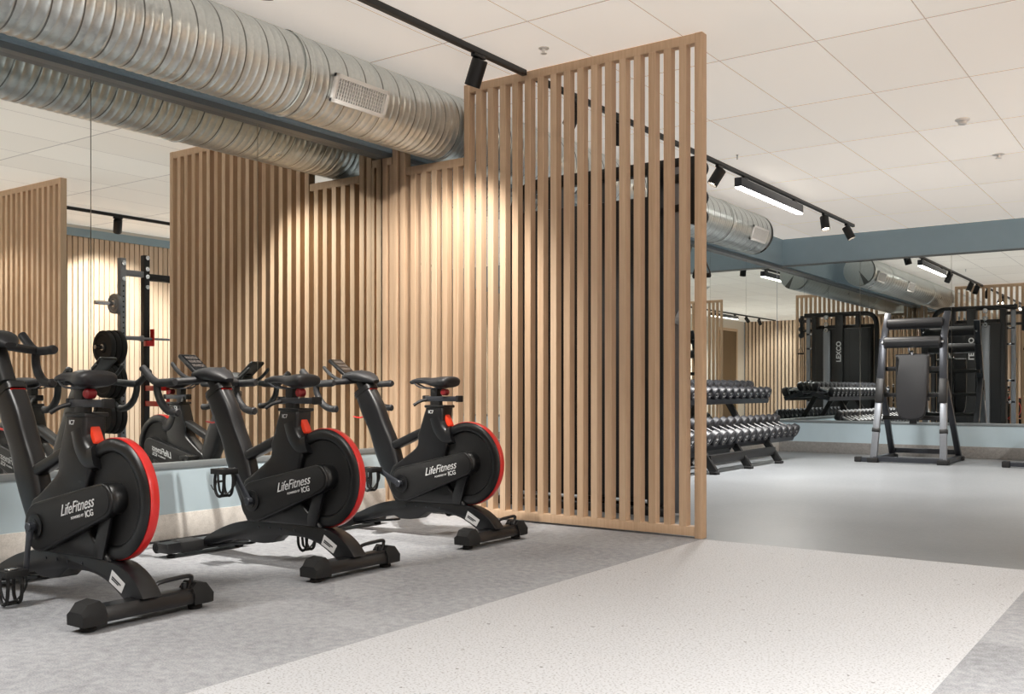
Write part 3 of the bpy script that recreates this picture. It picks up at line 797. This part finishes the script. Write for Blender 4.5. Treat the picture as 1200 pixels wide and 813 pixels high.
# cable along the foot of the mirror wall
m = MB(); m.tube(smooth([(-4.775, 1.2, .006), (-4.772, 2.0, .006), (-4.776, 2.9, .006), (-4.772, 3.5, .006), (-4.774, 4.2, .006), (-4.76, 4.9, .006)], 6), .006, 6)
tag(m.build('power_cable', M['matte']), 'thin dark cable lying along the foot of the low blue wall', 'cable')
m = MB(); m.tube(smooth([(-4.74, 1.75, .006), (-4.60, 1.70, .01), (-4.52, 1.82, .07), (-4.55, 1.95, .12), (-4.66, 1.97, .10), (-4.72, 1.86, .03), (-4.70, 1.72, .006)], 5), .005, 6)
tag(m.build('cable_loop', M['white']), 'pale looped cable on the floor beside the nearest bike at the left edge', 'cable')

# ------------------------------------------------------------------ dumbbell rack and dumbbells
SHELVES = [('lower', -4.30, .325, math.radians(25)), ('upper', -4.63, .775, math.radians(19))]
def dumbbell_rack():
    R = thing('dumbbell_rack', 'black two tier dumbbell rack standing along the mirrored left wall', 'rack', (-4.42, 10.4, 0))
    y0, y1 = 8.75, 11.95
    def add(mb, name, mat):
        o = mb.build(name, M[mat], R); o.location = -Vector(R.location); return o
    for nm, xc, zc, tl in SHELVES:
        mb = MB(); rt = Matrix.Rotation(tl, 3, 'Y')
        def P(u, w): return Vector((xc, 0, zc))+rt @ Vector((u, 0, w))
        for u in (-.11, .11):
            mb.box(P(u, 0)+Vector((0, (y0+y1)/2, 0)), (.06, y1-y0, .028), rt, .004)
        mb.box(P(.146, -.012)+Vector((0, (y0+y1)/2, 0)), (.006, y1-y0, .06), rt)
        for y in (y0+.01, y1-.01): mb.box(P(0, -.018)+Vector((0, y, 0)), (.29, .02, .055), rt, .003)
        add(mb, nm+'_shelf', 'gunmetal')
    for y in (9.2, 10.1, 11.02):
        add(MB().bar((-4.02, y, .02), (-4.20, y, .285), .075, .055, .004, up=(0, 1, 0)), 'front_leg', 'black_steel')
        add(MB().bar((-4.22, y, .27), (-4.45, y, .38), .06, .05, .004, up=(0, 1, 0)), 'shelf_arm', 'black_steel')
        add(MB().bar((-4.44, y, .36), (-4.70, y, .80), .07, .05, .004, up=(0, 1, 0)), 'upright', 'black_steel')
        add(MB().bar((-4.74, y, .02), (-4.46, y, .42), .06, .05, .004, up=(0, 1, 0)), 'rear_leg', 'black_steel')
        add(MB().span((-4.06, y-.045, 0), (-3.98, y+.045, .03), .006), 'rubber_foot', 'rubber')
        add(MB().span((-4.765, y-.045, 0), (-4.69, y+.045, .03), .006), 'rubber_foot', 'rubber')
    add(MB().span((-4.12, 9.2, .10), (-4.06, 11.02, .19), .004), 'cross_beam', 'black_steel')
    add(MB().span((-4.68, 9.2, .10), (-4.62, 11.02, .19), .004), 'cross_beam', 'black_steel')
dumbbell_rack()
def dumbbell_proto(r, L):
    R = thing('dumbbell', '', 'dumbbell', (0, 0, 0))
    hl = .085
    mb = MB(); mb.lathe([(0, -L/2), (.015, -L/2), (.017, 0), (.015, L/2), (0, L/2)], (0, 0, 0), (1, 0, 0), 12); mb.build('handle', M['chrome'], R)
    for s in (-1, 1):
        mb = MB()
        mb.lathe([(0, 0), (r*.8, 0), (r, .014), (r, hl-.014), (r*.86, hl), (r*.60, hl), (r*.56, hl-.006), (0, hl-.006)], (s*(L/2-hl), 0, 0), (s, 0, 0), 20)
        h = mb.build('head', M['head'], R)
        if s > 0:
            x = L/2-.0055
            mb = MB(); mb.span((x, -.026, -.002), (x+.002, .026, .012)); mb.span((x, -.012, -r*.48), (x+.002, .012, -r*.38)); mb.build('weight_mark', M['ink'], h)
    return R
ordn = ['first', 'second', 'third', 'fourth', 'fifth', 'sixth', 'seventh', 'eighth', 'ninth', 'tenth', 'eleventh', 'twelfth', 'thirteenth', 'fourteenth', 'fifteenth', 'sixteenth']
def fill_shelf(shelf, n, r, L):
    tier, xc, zc, tl = shelf
    p = dumbbell_proto(r, L)
    for i in range(n):
        o = p if i == 0 else copy_tree(p)
        y = 11.95-.10-i*.2
        off = Matrix.Rotation(tl, 3, 'Y') @ Vector((0, 0, r+.015))
        o.location = (xc+off.x, y, zc+off.z); o.rotation_euler = (0, tl, 0)
        o['label'] = f'black round dumbbell on the {tier} rack tier, {ordn[i]} from the end by the far mirror'
        o['group'] = f'dumbbells on the {tier} tier'
fill_shelf(SHELVES[0], 16, .082, .36)
fill_shelf(SHELVES[1], 16, .072, .33)

# ------------------------------------------------------------------ cable machine behind the screen
def cable_machine():
    R = thing('cable_machine', 'tall black cable machine with curved frame standing behind the slatted screen', 'gym machine', (-3.5, 6.1, 0))
    def add(mb, name, mat, parent=R):
        o = mb.build(name, M[mat], parent)
        if parent is R: o.location = -Vector(R.location)
        return o
    add(MB().tube(smooth([(-4.30, 6.12, .0), (-4.30, 6.12, .3), (-4.30, 6.12, 1.6), (-4.30, 6.12, 2.08), (-4.27, 6.12, 2.27), (-4.17, 6.12, 2.37), (-4.0, 6.12, 2.39), (-3.6, 6.12, 2.39), (-2.84, 6.12, 2.39)], 4), [(.05, .045)]*33, 14, power=5, up=(0, 1, 0)), 'curved_frame', 'black_steel')
    add(MB().span((-4.22, 6.00, .10), (-3.10, 6.05, 2.18), .02), 'shroud_panel', 'black_steel')
    add(MB().span((-4.22, 6.20, .10), (-3.10, 6.25, 2.10), .02), 'shroud_panel', 'shell')
    add(MB().span((-3.98, 6.05, .10), (-3.90, 6.20, 2.36), .004), 'guide_column', 'black_steel')
    c = add(MB().span((-3.68, 6.08, .06), (-3.52, 6.30, 2.36), .01), 'logo_column', 'black_steel')
    lt = lettering('lettering', 'LEXCO', .13, M['ink'], c, Matrix.Translation((-3.60, 6.302, 1.62)) @ Matrix.Rotation(PI, 4, 'Z') @ Matrix.Rotation(PI/2, 4, 'X') @ Matrix.Rotation(PI/2, 4, 'Z'), bold=.004)
    add(MB().span((-3.42, 6.18, .06), (-3.28, 6.30, 2.05), .012), 'guide_column', 'steel')
    add(MB().span((-3.12, 6.00, .06), (-3.02, 6.24, 2.36), .008), 'front_column', 'black_steel')
    for k in range(14):
        z = .16+k*.062
    m = MB()
    for k in range(14): m.span((-3.90, 6.07, .16+k*.062), (-3.70, 6.19, .216+k*.062), .003)
    add(m, 'weight_stack', 'gunmetal')
    m = MB(); m.span((-4.38, 5.95, 0), (-2.95, 6.06, .05), .006); m.span((-4.38, 6.24, 0), (-2.95, 6.34, .05), .006); m.span((-3.15, 5.95, .0), (-3.0, 6.34, .06), .006); m.span((-4.36, 5.95, .0), (-4.24, 6.34, .06), .006)
    add(m, 'base_frame', 'black_steel')
    m = MB(); m.bar((-3.07, 6.1, 2.28), (-2.74, 6.0, 2.28), .05, .06, .005); m.bar((-3.07, 6.1, 2.08), (-2.74, 6.0, 2.08), .05, .05, .005); m.span((-2.78, 5.96, 1.95), (-2.71, 6.04, 2.40), .006)
    arm = add(m, 'pulley_arm', 'black_steel')
    for z in (2.31, 2.12, 1.99):
        m = MB(); m.lathe([(.012, -.018), (.055, -.018), (.058, -.012), (.046, 0), (.058, .012), (.055, .018), (.012, .018)], (-2.72, 5.985, z), (0, 1, 0), 20, True); add(m, 'pulley', 'gunmetal')
    for z in (2.36, 2.22, 2.10):
        m = MB(); m.lathe([(.012, -.016), (.045, -.016), (.038, 0), (.045, .016), (.012, .016)], (-3.35, 6.33, z-.04), (0, 1, 0), 18, True); add(m, 'pulley', 'chrome')
    m = MB(); m.tube([(-2.700, 5.99, 1.99), (-2.700, 5.97, 1.79)], .004, 6); m.tube([(-2.90, 6.06, 2.28), (-2.90, 6.06, .3)], .004, 6); m.tube([(-3.20, 6.12, 2.36), (-3.20, 6.12, 1.0)], .004, 6); add(m, 'steel_cable', 'gunmetal')
    m = MB(); m.bar((-2.93, 6.03, 1.30), (-2.88, 6.09, 1.44), .05, .05, .004); m.span((-2.95, 6.04, 0.02), (-2.87, 6.12, 2.36), .006); add(m, 'rear_column', 'steel')
    m = MB(); m.span((-4.40, 6.08, 1.48), (-4.32, 6.16, 1.56), .006); add(m, 'bar_hook', 'black_steel')
    # dip/cross members with bright ends seen between the slats
    m = MB()
    for z in (1.02, .62, 2.0, 1.7): m.bar((-3.02, 6.1, z), (-2.88, 6.1, z), .04, .04, .003)
    add(m, 'cross_member', 'chrome')
    h = thing('triangle_pull', 'black triangular cable pull hanging beside the tall screen post', 'cable pull', (-2.700, 5.97, 1.605))
    m = MB(); m.lathe(*cyl(.016, (-.062, 0, 0), (.062, 0, 0), 14, .003)); m.build('grip', M['rubber'], h)
    m = MB()
    for s in (-1, 1): m.tube([(s*.060, 0, .0), (s*.058, 0, .02), (0, 0, .165)], [(.012, .003)]*3, 8, up=(0, 1, 0))
    m.build('strap', M['matte'], h)
    m = MB(); m.tube([(.016*math.cos(a), 0, .178+.016*math.sin(a)) for a in [2*PI*i/14 for i in range(14)]], .003, 6, True); m.build('ring', M['chrome'], h)
cable_machine()

# ------------------------------------------------------------------ leg raise station
def leg_raise():
    R = thing('leg_raise_station', 'dark grey leg raise station with two long rollers and black back pad', 'gym machine', (-2.80, 12.1, 0))
    O = Vector(R.location)
    def add(mb, name, mat, parent=R):
        o = mb.build(name, M[mat], parent)
        if parent is R: o.location = -O
        return o
    yF, yR = 11.86, 12.72
    for s in (-1, 1):
        x = -2.80+s*.385
        xt = -2.80+s*.335
        add(MB().bar((x, yF, .03), (-2.80+s*.35, yF+.18, .92), .075, .055, .006, up=(0, 1, 0)), 'lower_upright', 'steel')
        add(MB().bar((-2.80+s*.352, yF+.165, .85), (xt, yF+.26, 1.46), .085, .06, .006, up=(0, 1, 0)), 'upper_upright', 'gunmetal')
        add(MB().bar((xt, yF+.25, 1.43), (xt+.01, yF+.42, 1.77), .075, .035, .006, up=(0, 1, 0)), 'top_bracket', 'gunmetal')
        add(MB().bar((-2.80+s*.352, yF+.12, .70), (-2.80+s*.350, yF+.18, .98), .09, .07, .008, up=(0, 1, 0)), 'joint_collar', 'black_steel')
        add(MB().bar((-2.80+s*.375, yF+.065, .35), (-2.80+s*.372, yF+.075, .40), .085, .065, .006, up=(0, 1, 0)), 'collar_band', 'black_steel')
        add(MB().bar((x, yR, .03), (-2.80+s*.352, yF+.20, 1.00), .065, .055, .006, up=(0, 1, 0)), 'rear_leg', 'gunmetal')
        add(MB().bar((x, yF-.03, .035), (x, yR+.05, .035), .065, .055, .006), 'side_rail', 'gunmetal')
        add(MB().span((x-.06, yF-.07, 0), (x+.06, yF+.05, .055), .008), 'rubber_foot', 'rubber')
        add(MB().span((x-.05, yR-.02, 0), (x+.05, yR+.08, .05), .008), 'rubber_foot', 'rubber')
        # forearm handle
        add(MB().tube(smooth([(-2.80+s*.35, yF+.17, .9), (-2.80+s*.34, yF+.05, .93), (-2.80+s*.33, yF-.02, 1.0)], 3), .016, 8), 'grip_handle', 'rubber') if False else None
    add(MB().bar((-2.80-.385-.14, yF-.01, .03), (-2.80-.385, yF-.01, .03), .06, .055, .006), 'foot_bar', 'gunmetal')
    add(MB().span((-2.80-.385-.21, yF-.05, 0), (-2.80-.385-.13, yF+.03, .062), .008), 'rubber_foot', 'rubber')
    add(MB().bar((-2.80-.385, yF, .04), (-2.80+.385, yF, .04), .05, .06, .005), 'front_crossbar', 'gunmetal')
    add(MB().bar((-2.80-.385, yR, .10), (-2.80+.385, yR, .10), .05, .06, .005), 'rear_crossbar', 'gunmetal')
    for z, y, t in ((1.10, yF+.27, .05), (.79, yF+.26, .045), (.52, yF+.33, .05)):
        add(MB().bar((-2.80-.36, y, z), (-2.80+.36, y, z), t, t, .005), 'crossbar', 'black_steel')
    for z, y in ((1.635, yF+.36), (1.41, yF+.21)):
        mb = MB(); mb.lathe([(0, -.315), (.058, -.315), (.066, -.305), (.066, .305), (.058, .315), (0, .315)], (-2.80, y, z), (1, 0, 0), 24); r = add(mb, 'roller_pad', 'vinyl_pad')
        mb = MB(); mb.lathe(*cyl(.016, (-2.80-.345, y, z), (-2.80+.345, y, z), 12)); mb.build('roller_axle', M['chrome'], r)
    # back pad: rounded board, leaning, wider at the top
    mb = MB()
    pts = smooth([(-.185, .36), (-.17, .385), (0, .39), (.17, .385), (.185, .36), (.182, .1), (.165, -.25), (.12, -.36), (.0, -.39), (-.12, -.36), (-.165, -.25), (-.182, .1)], 4, True)
    mb.prism(pts, -.035, .035, .018, 3)
    p = mb.build('back_pad', M['vinyl_pad'], R); p.location = Vector((-2.80, yF+.20, .885))-O; p.rotation_euler = (math.radians(-6), 0, 0)
    mb = MB(); mb.span((-2.84, yF+.235, .45), (-2.76, yF+.275, 1.28), .005); add(mb, 'pad_post', 'black_steel')
    mb = MB(); mb.tube(smooth([(-2.83, yF+.25, 1.26), (-2.84, yF+.22, 1.34), (-2.83, yF+.21, 1.42)], 3), .014, 8); mb.lathe(*cyl(.022, (-2.80, yF+.21, 1.27), (-2.80, yF+.19, 1.30), 12)); add(mb, 'adjuster', 'chrome')
leg_raise()

# ------------------------------------------------------------------ weight bench at the right edge
def bench():
    R = thing('weight_bench', 'black weight bench past the right edge, only its front foot in view', 'bench', (-1.46, 12.0, 0))
    def add(mb, name, mat): return mb.build(name, M[mat], R)
    add(MB().span((-.34, -.13, .012), (.34, -.07, .062), .006), 'front_foot_bar', 'gunmetal')
    for s in (-1, 1): add(MB().span((s*.32-.04, -.145, 0), (s*.32+.04, -.055, .068), .008), 'rubber_foot', 'rubber')
    add(MB().span((-.20, .93, .012), (.20, .99, .062), .006), 'rear_foot_bar', 'gunmetal')
    add(MB().bar((0, -.10, .05), (0, .05, .38), .06, .06, .005, up=(1, 0, 0)), 'leg', 'gunmetal')
    add(MB().bar((0, .96, .05), (0, .80, .38), .06, .06, .005, up=(1, 0, 0)), 'leg', 'gunmetal')
    add(MB().span((-.03, -.02, .35), (.03, .88, .41), .006), 'beam', 'gunmetal')
    add(MB().span((-.13, -.12, .412), (.13, .22, .472), .02, 3), 'seat_pad', 'vinyl_pad')
    add(MB().span((-.13, .24, .412), (.13, .95, .472), .02, 3), 'back_pad', 'vinyl_pad')
bench()

# ------------------------------------------------------------------ barbell rack, seen in the left mirror through the walkway
def power_rack():
    R = thing('barbell_rack', 'tall black and grey barbell rack with red catchers, seen in the left mirror', 'rack', (.95, 7.4, 0))
    O = Vector(R.location)
    def add(mb, name, mat, parent=R):
        o = mb.build(name, M[mat], parent)
        if parent is R: o.location = -O
        return o
    top = 2.42
    for x in (.45,):
        add(MB().span((x-.035, 6.52, 0), (x+.035, 6.59, 2.36), .004), 'storage_upright', 'steel')
        for y in (6.86, 8.05):
            add(MB().span((x-.037, y-.037, 0), (x+.037, y+.037, top), .004), 'upright', 'black_steel')
        add(MB().span((x-.03, 6.55, top-.26), (x+.03, 6.86, top-.19), .004), 'side_beam', 'steel')
        add(MB().span((x-.03, 6.86, top-.29), (x+.03, 8.05, top-.21), .004), 'top_beam', 'black_steel')
        add(MB().span((x-.035, 6.5, .0), (x+.035, 8.1, .06), .004), 'floor_rail', 'black_steel')
    for y in (6.86, 8.05): add(MB().span((.45, y-.03, 0), (1.35, y+.03, .06), .004), 'floor_foot', 'black_steel')
    m = MB()
    for z in (top-.03, top-.25, 2.26, 2.05): m.lathe(*cyl(.026, (.41, 6.86, z), (.40, 6.86, z), 12)); 
    for z in (2.30, 2.12): m.lathe(*cyl(.026, (.41, 6.555, z), (.40, 6.555, z), 12))
    add(m, 'bolt_head', 'chrome')
    m = MB()
    for k in range(30): m.lathe(*cyl(.011, (.415, 6.555, .3+k*.06), (.4135, 6.555, .3+k*.06), 8)); m.lathe(*cyl(.011, (.413, 6.86, .3+k*.06), (.4115, 6.86, .3+k*.06), 8))
    add(m, 'adjustment_hole', 'matte')
    for y in (6.86, 8.05):
        m = MB(); m.prism([(y-.05, 1.36), (y+.05, 1.36), (y+.05, 1.56), (y+.035, 1.56), (y+.035, 1.42), (y-.05, 1.42)], .34, .41, .004, axis='x'); add(m, 'bar_catch', 'red')
    m = MB(); m.span((-.05, 6.83, .84), (.41, 6.89, .90), .004); m.span((-.05, 6.83, .66), (.41, 6.89, .72), .004); m.span((-.05, 6.83, .66), (.01, 6.89, .90), .004); add(m, 'safety_arm', 'red')
    m = MB(); m.span((-.05, 8.02, .84), (.41, 8.08, .90), .004); m.span((-.05, 8.02, .66), (.41, 8.08, .72), .004); m.span((-.05, 8.02, .66), (.01, 8.08, .90), .004); add(m, 'safety_arm', 'red')
    m = MB()
    for z in (1.83, 1.33, .95, .55): m.lathe(*cyl(.024, (.45, 6.55, z), (.45, 6.22, z), 14, .003))
    add(m, 'plate_peg', 'chrome')
power_rack()
def plate(loc, r, t, mat, label):
    R = thing('weight_plate', label, 'weight plate', loc, 0, 'weight plates on the rack pegs')
    mb = MB(); mb.lathe([(.027, -t/2), (.06, -t/2), (.066, -t*.3), (r*.72, -t*.3), (r*.78, -t/2), (r*.97, -t/2), (r, -t*.35), (r, t*.35), (r*.97, t/2), (r*.78, t/2), (r*.72, t*.3), (.066, t*.3), (.06, t/2), (.027, t/2)], (0, 0, 0), (0, 1, 0), 36, True)
    mb.build('plate_disc', M[mat], R)
    mb = MB(); mb.lathe([(.0255, -t/2-.002), (.036, -t/2-.002), (.036, t/2+.002), (.0255, t/2+.002)], (0, 0, 0), (0, 1, 0), 18, True); mb.build('centre_ring', M['chrome'], R)
    return R
plate((.45, 6.47, 1.83), .115, .045, 'steel', 'small grey weight plate on the topmost peg of the barbell rack')
where = {1.33: 'second peg', .95: 'third peg', .55: 'lowest peg'}
for z in (1.33, .95, .55):
    for k, wd in enumerate(['innermost', 'middle', 'outermost']):
        plate((.45, 6.475-k*.068, z), .20-.005*k, .060, 'rubber', f'black weight plate on the {where[z]} of the barbell rack, {wd} of three')
bb = thing('barbell', 'grey steel barbell resting in the red catchers of the rack', 'barbell', (.375, 7.45, 1.445))
mb = MB(); mb.lathe(*cyl(.014, (0, -.70, 0), (0, .70, 0), 14)); mb.build('shaft', M['steel'], bb)
for s in (-1, 1):
    mb = MB(); mb.lathe(*cyl(.025, (0, s*.69, 0), (0, s*1.12, 0), 16, .003)); mb.lathe(*cyl(.036, (0, s*.67, 0), (0, s*.70, 0), 16, .003)); mb.build('sleeve', M['steel'], bb)

# ------------------------------------------------------------------ camera
cam = bpy.data.cameras.new('camera'); co = bpy.data.objects.new('camera', cam); COL.objects.link(co)
F = 1146.39
cam.sensor_width = 36; cam.lens = F/1200*36; cam.shift_y = (455.8-406.5)/1200
cam.clip_start = .05
co.location = (0, 0, .86); co.rotation_euler = (PI/2, 0, .6163)
scene.camera = co

# ------------------------------------------------------------------ world and colour
w = bpy.data.worlds.new('world'); scene.world = w; w.use_nodes = True
w.node_tree.nodes['Background'].inputs[0].default_value = (.9, .93, 1, 1); w.node_tree.nodes['Background'].inputs[1].default_value = .3
scene.view_settings.view_transform = 'Standard'
scene.view_settings.look = 'None'
scene.view_settings.exposure = 0.0
cy = scene.cycles
cy.max_bounces = 14; cy.diffuse_bounces = 7; cy.glossy_bounces = 8
cy.sample_clamp_indirect = 6
cy.caustics_reflective = False; cy.caustics_refractive = False
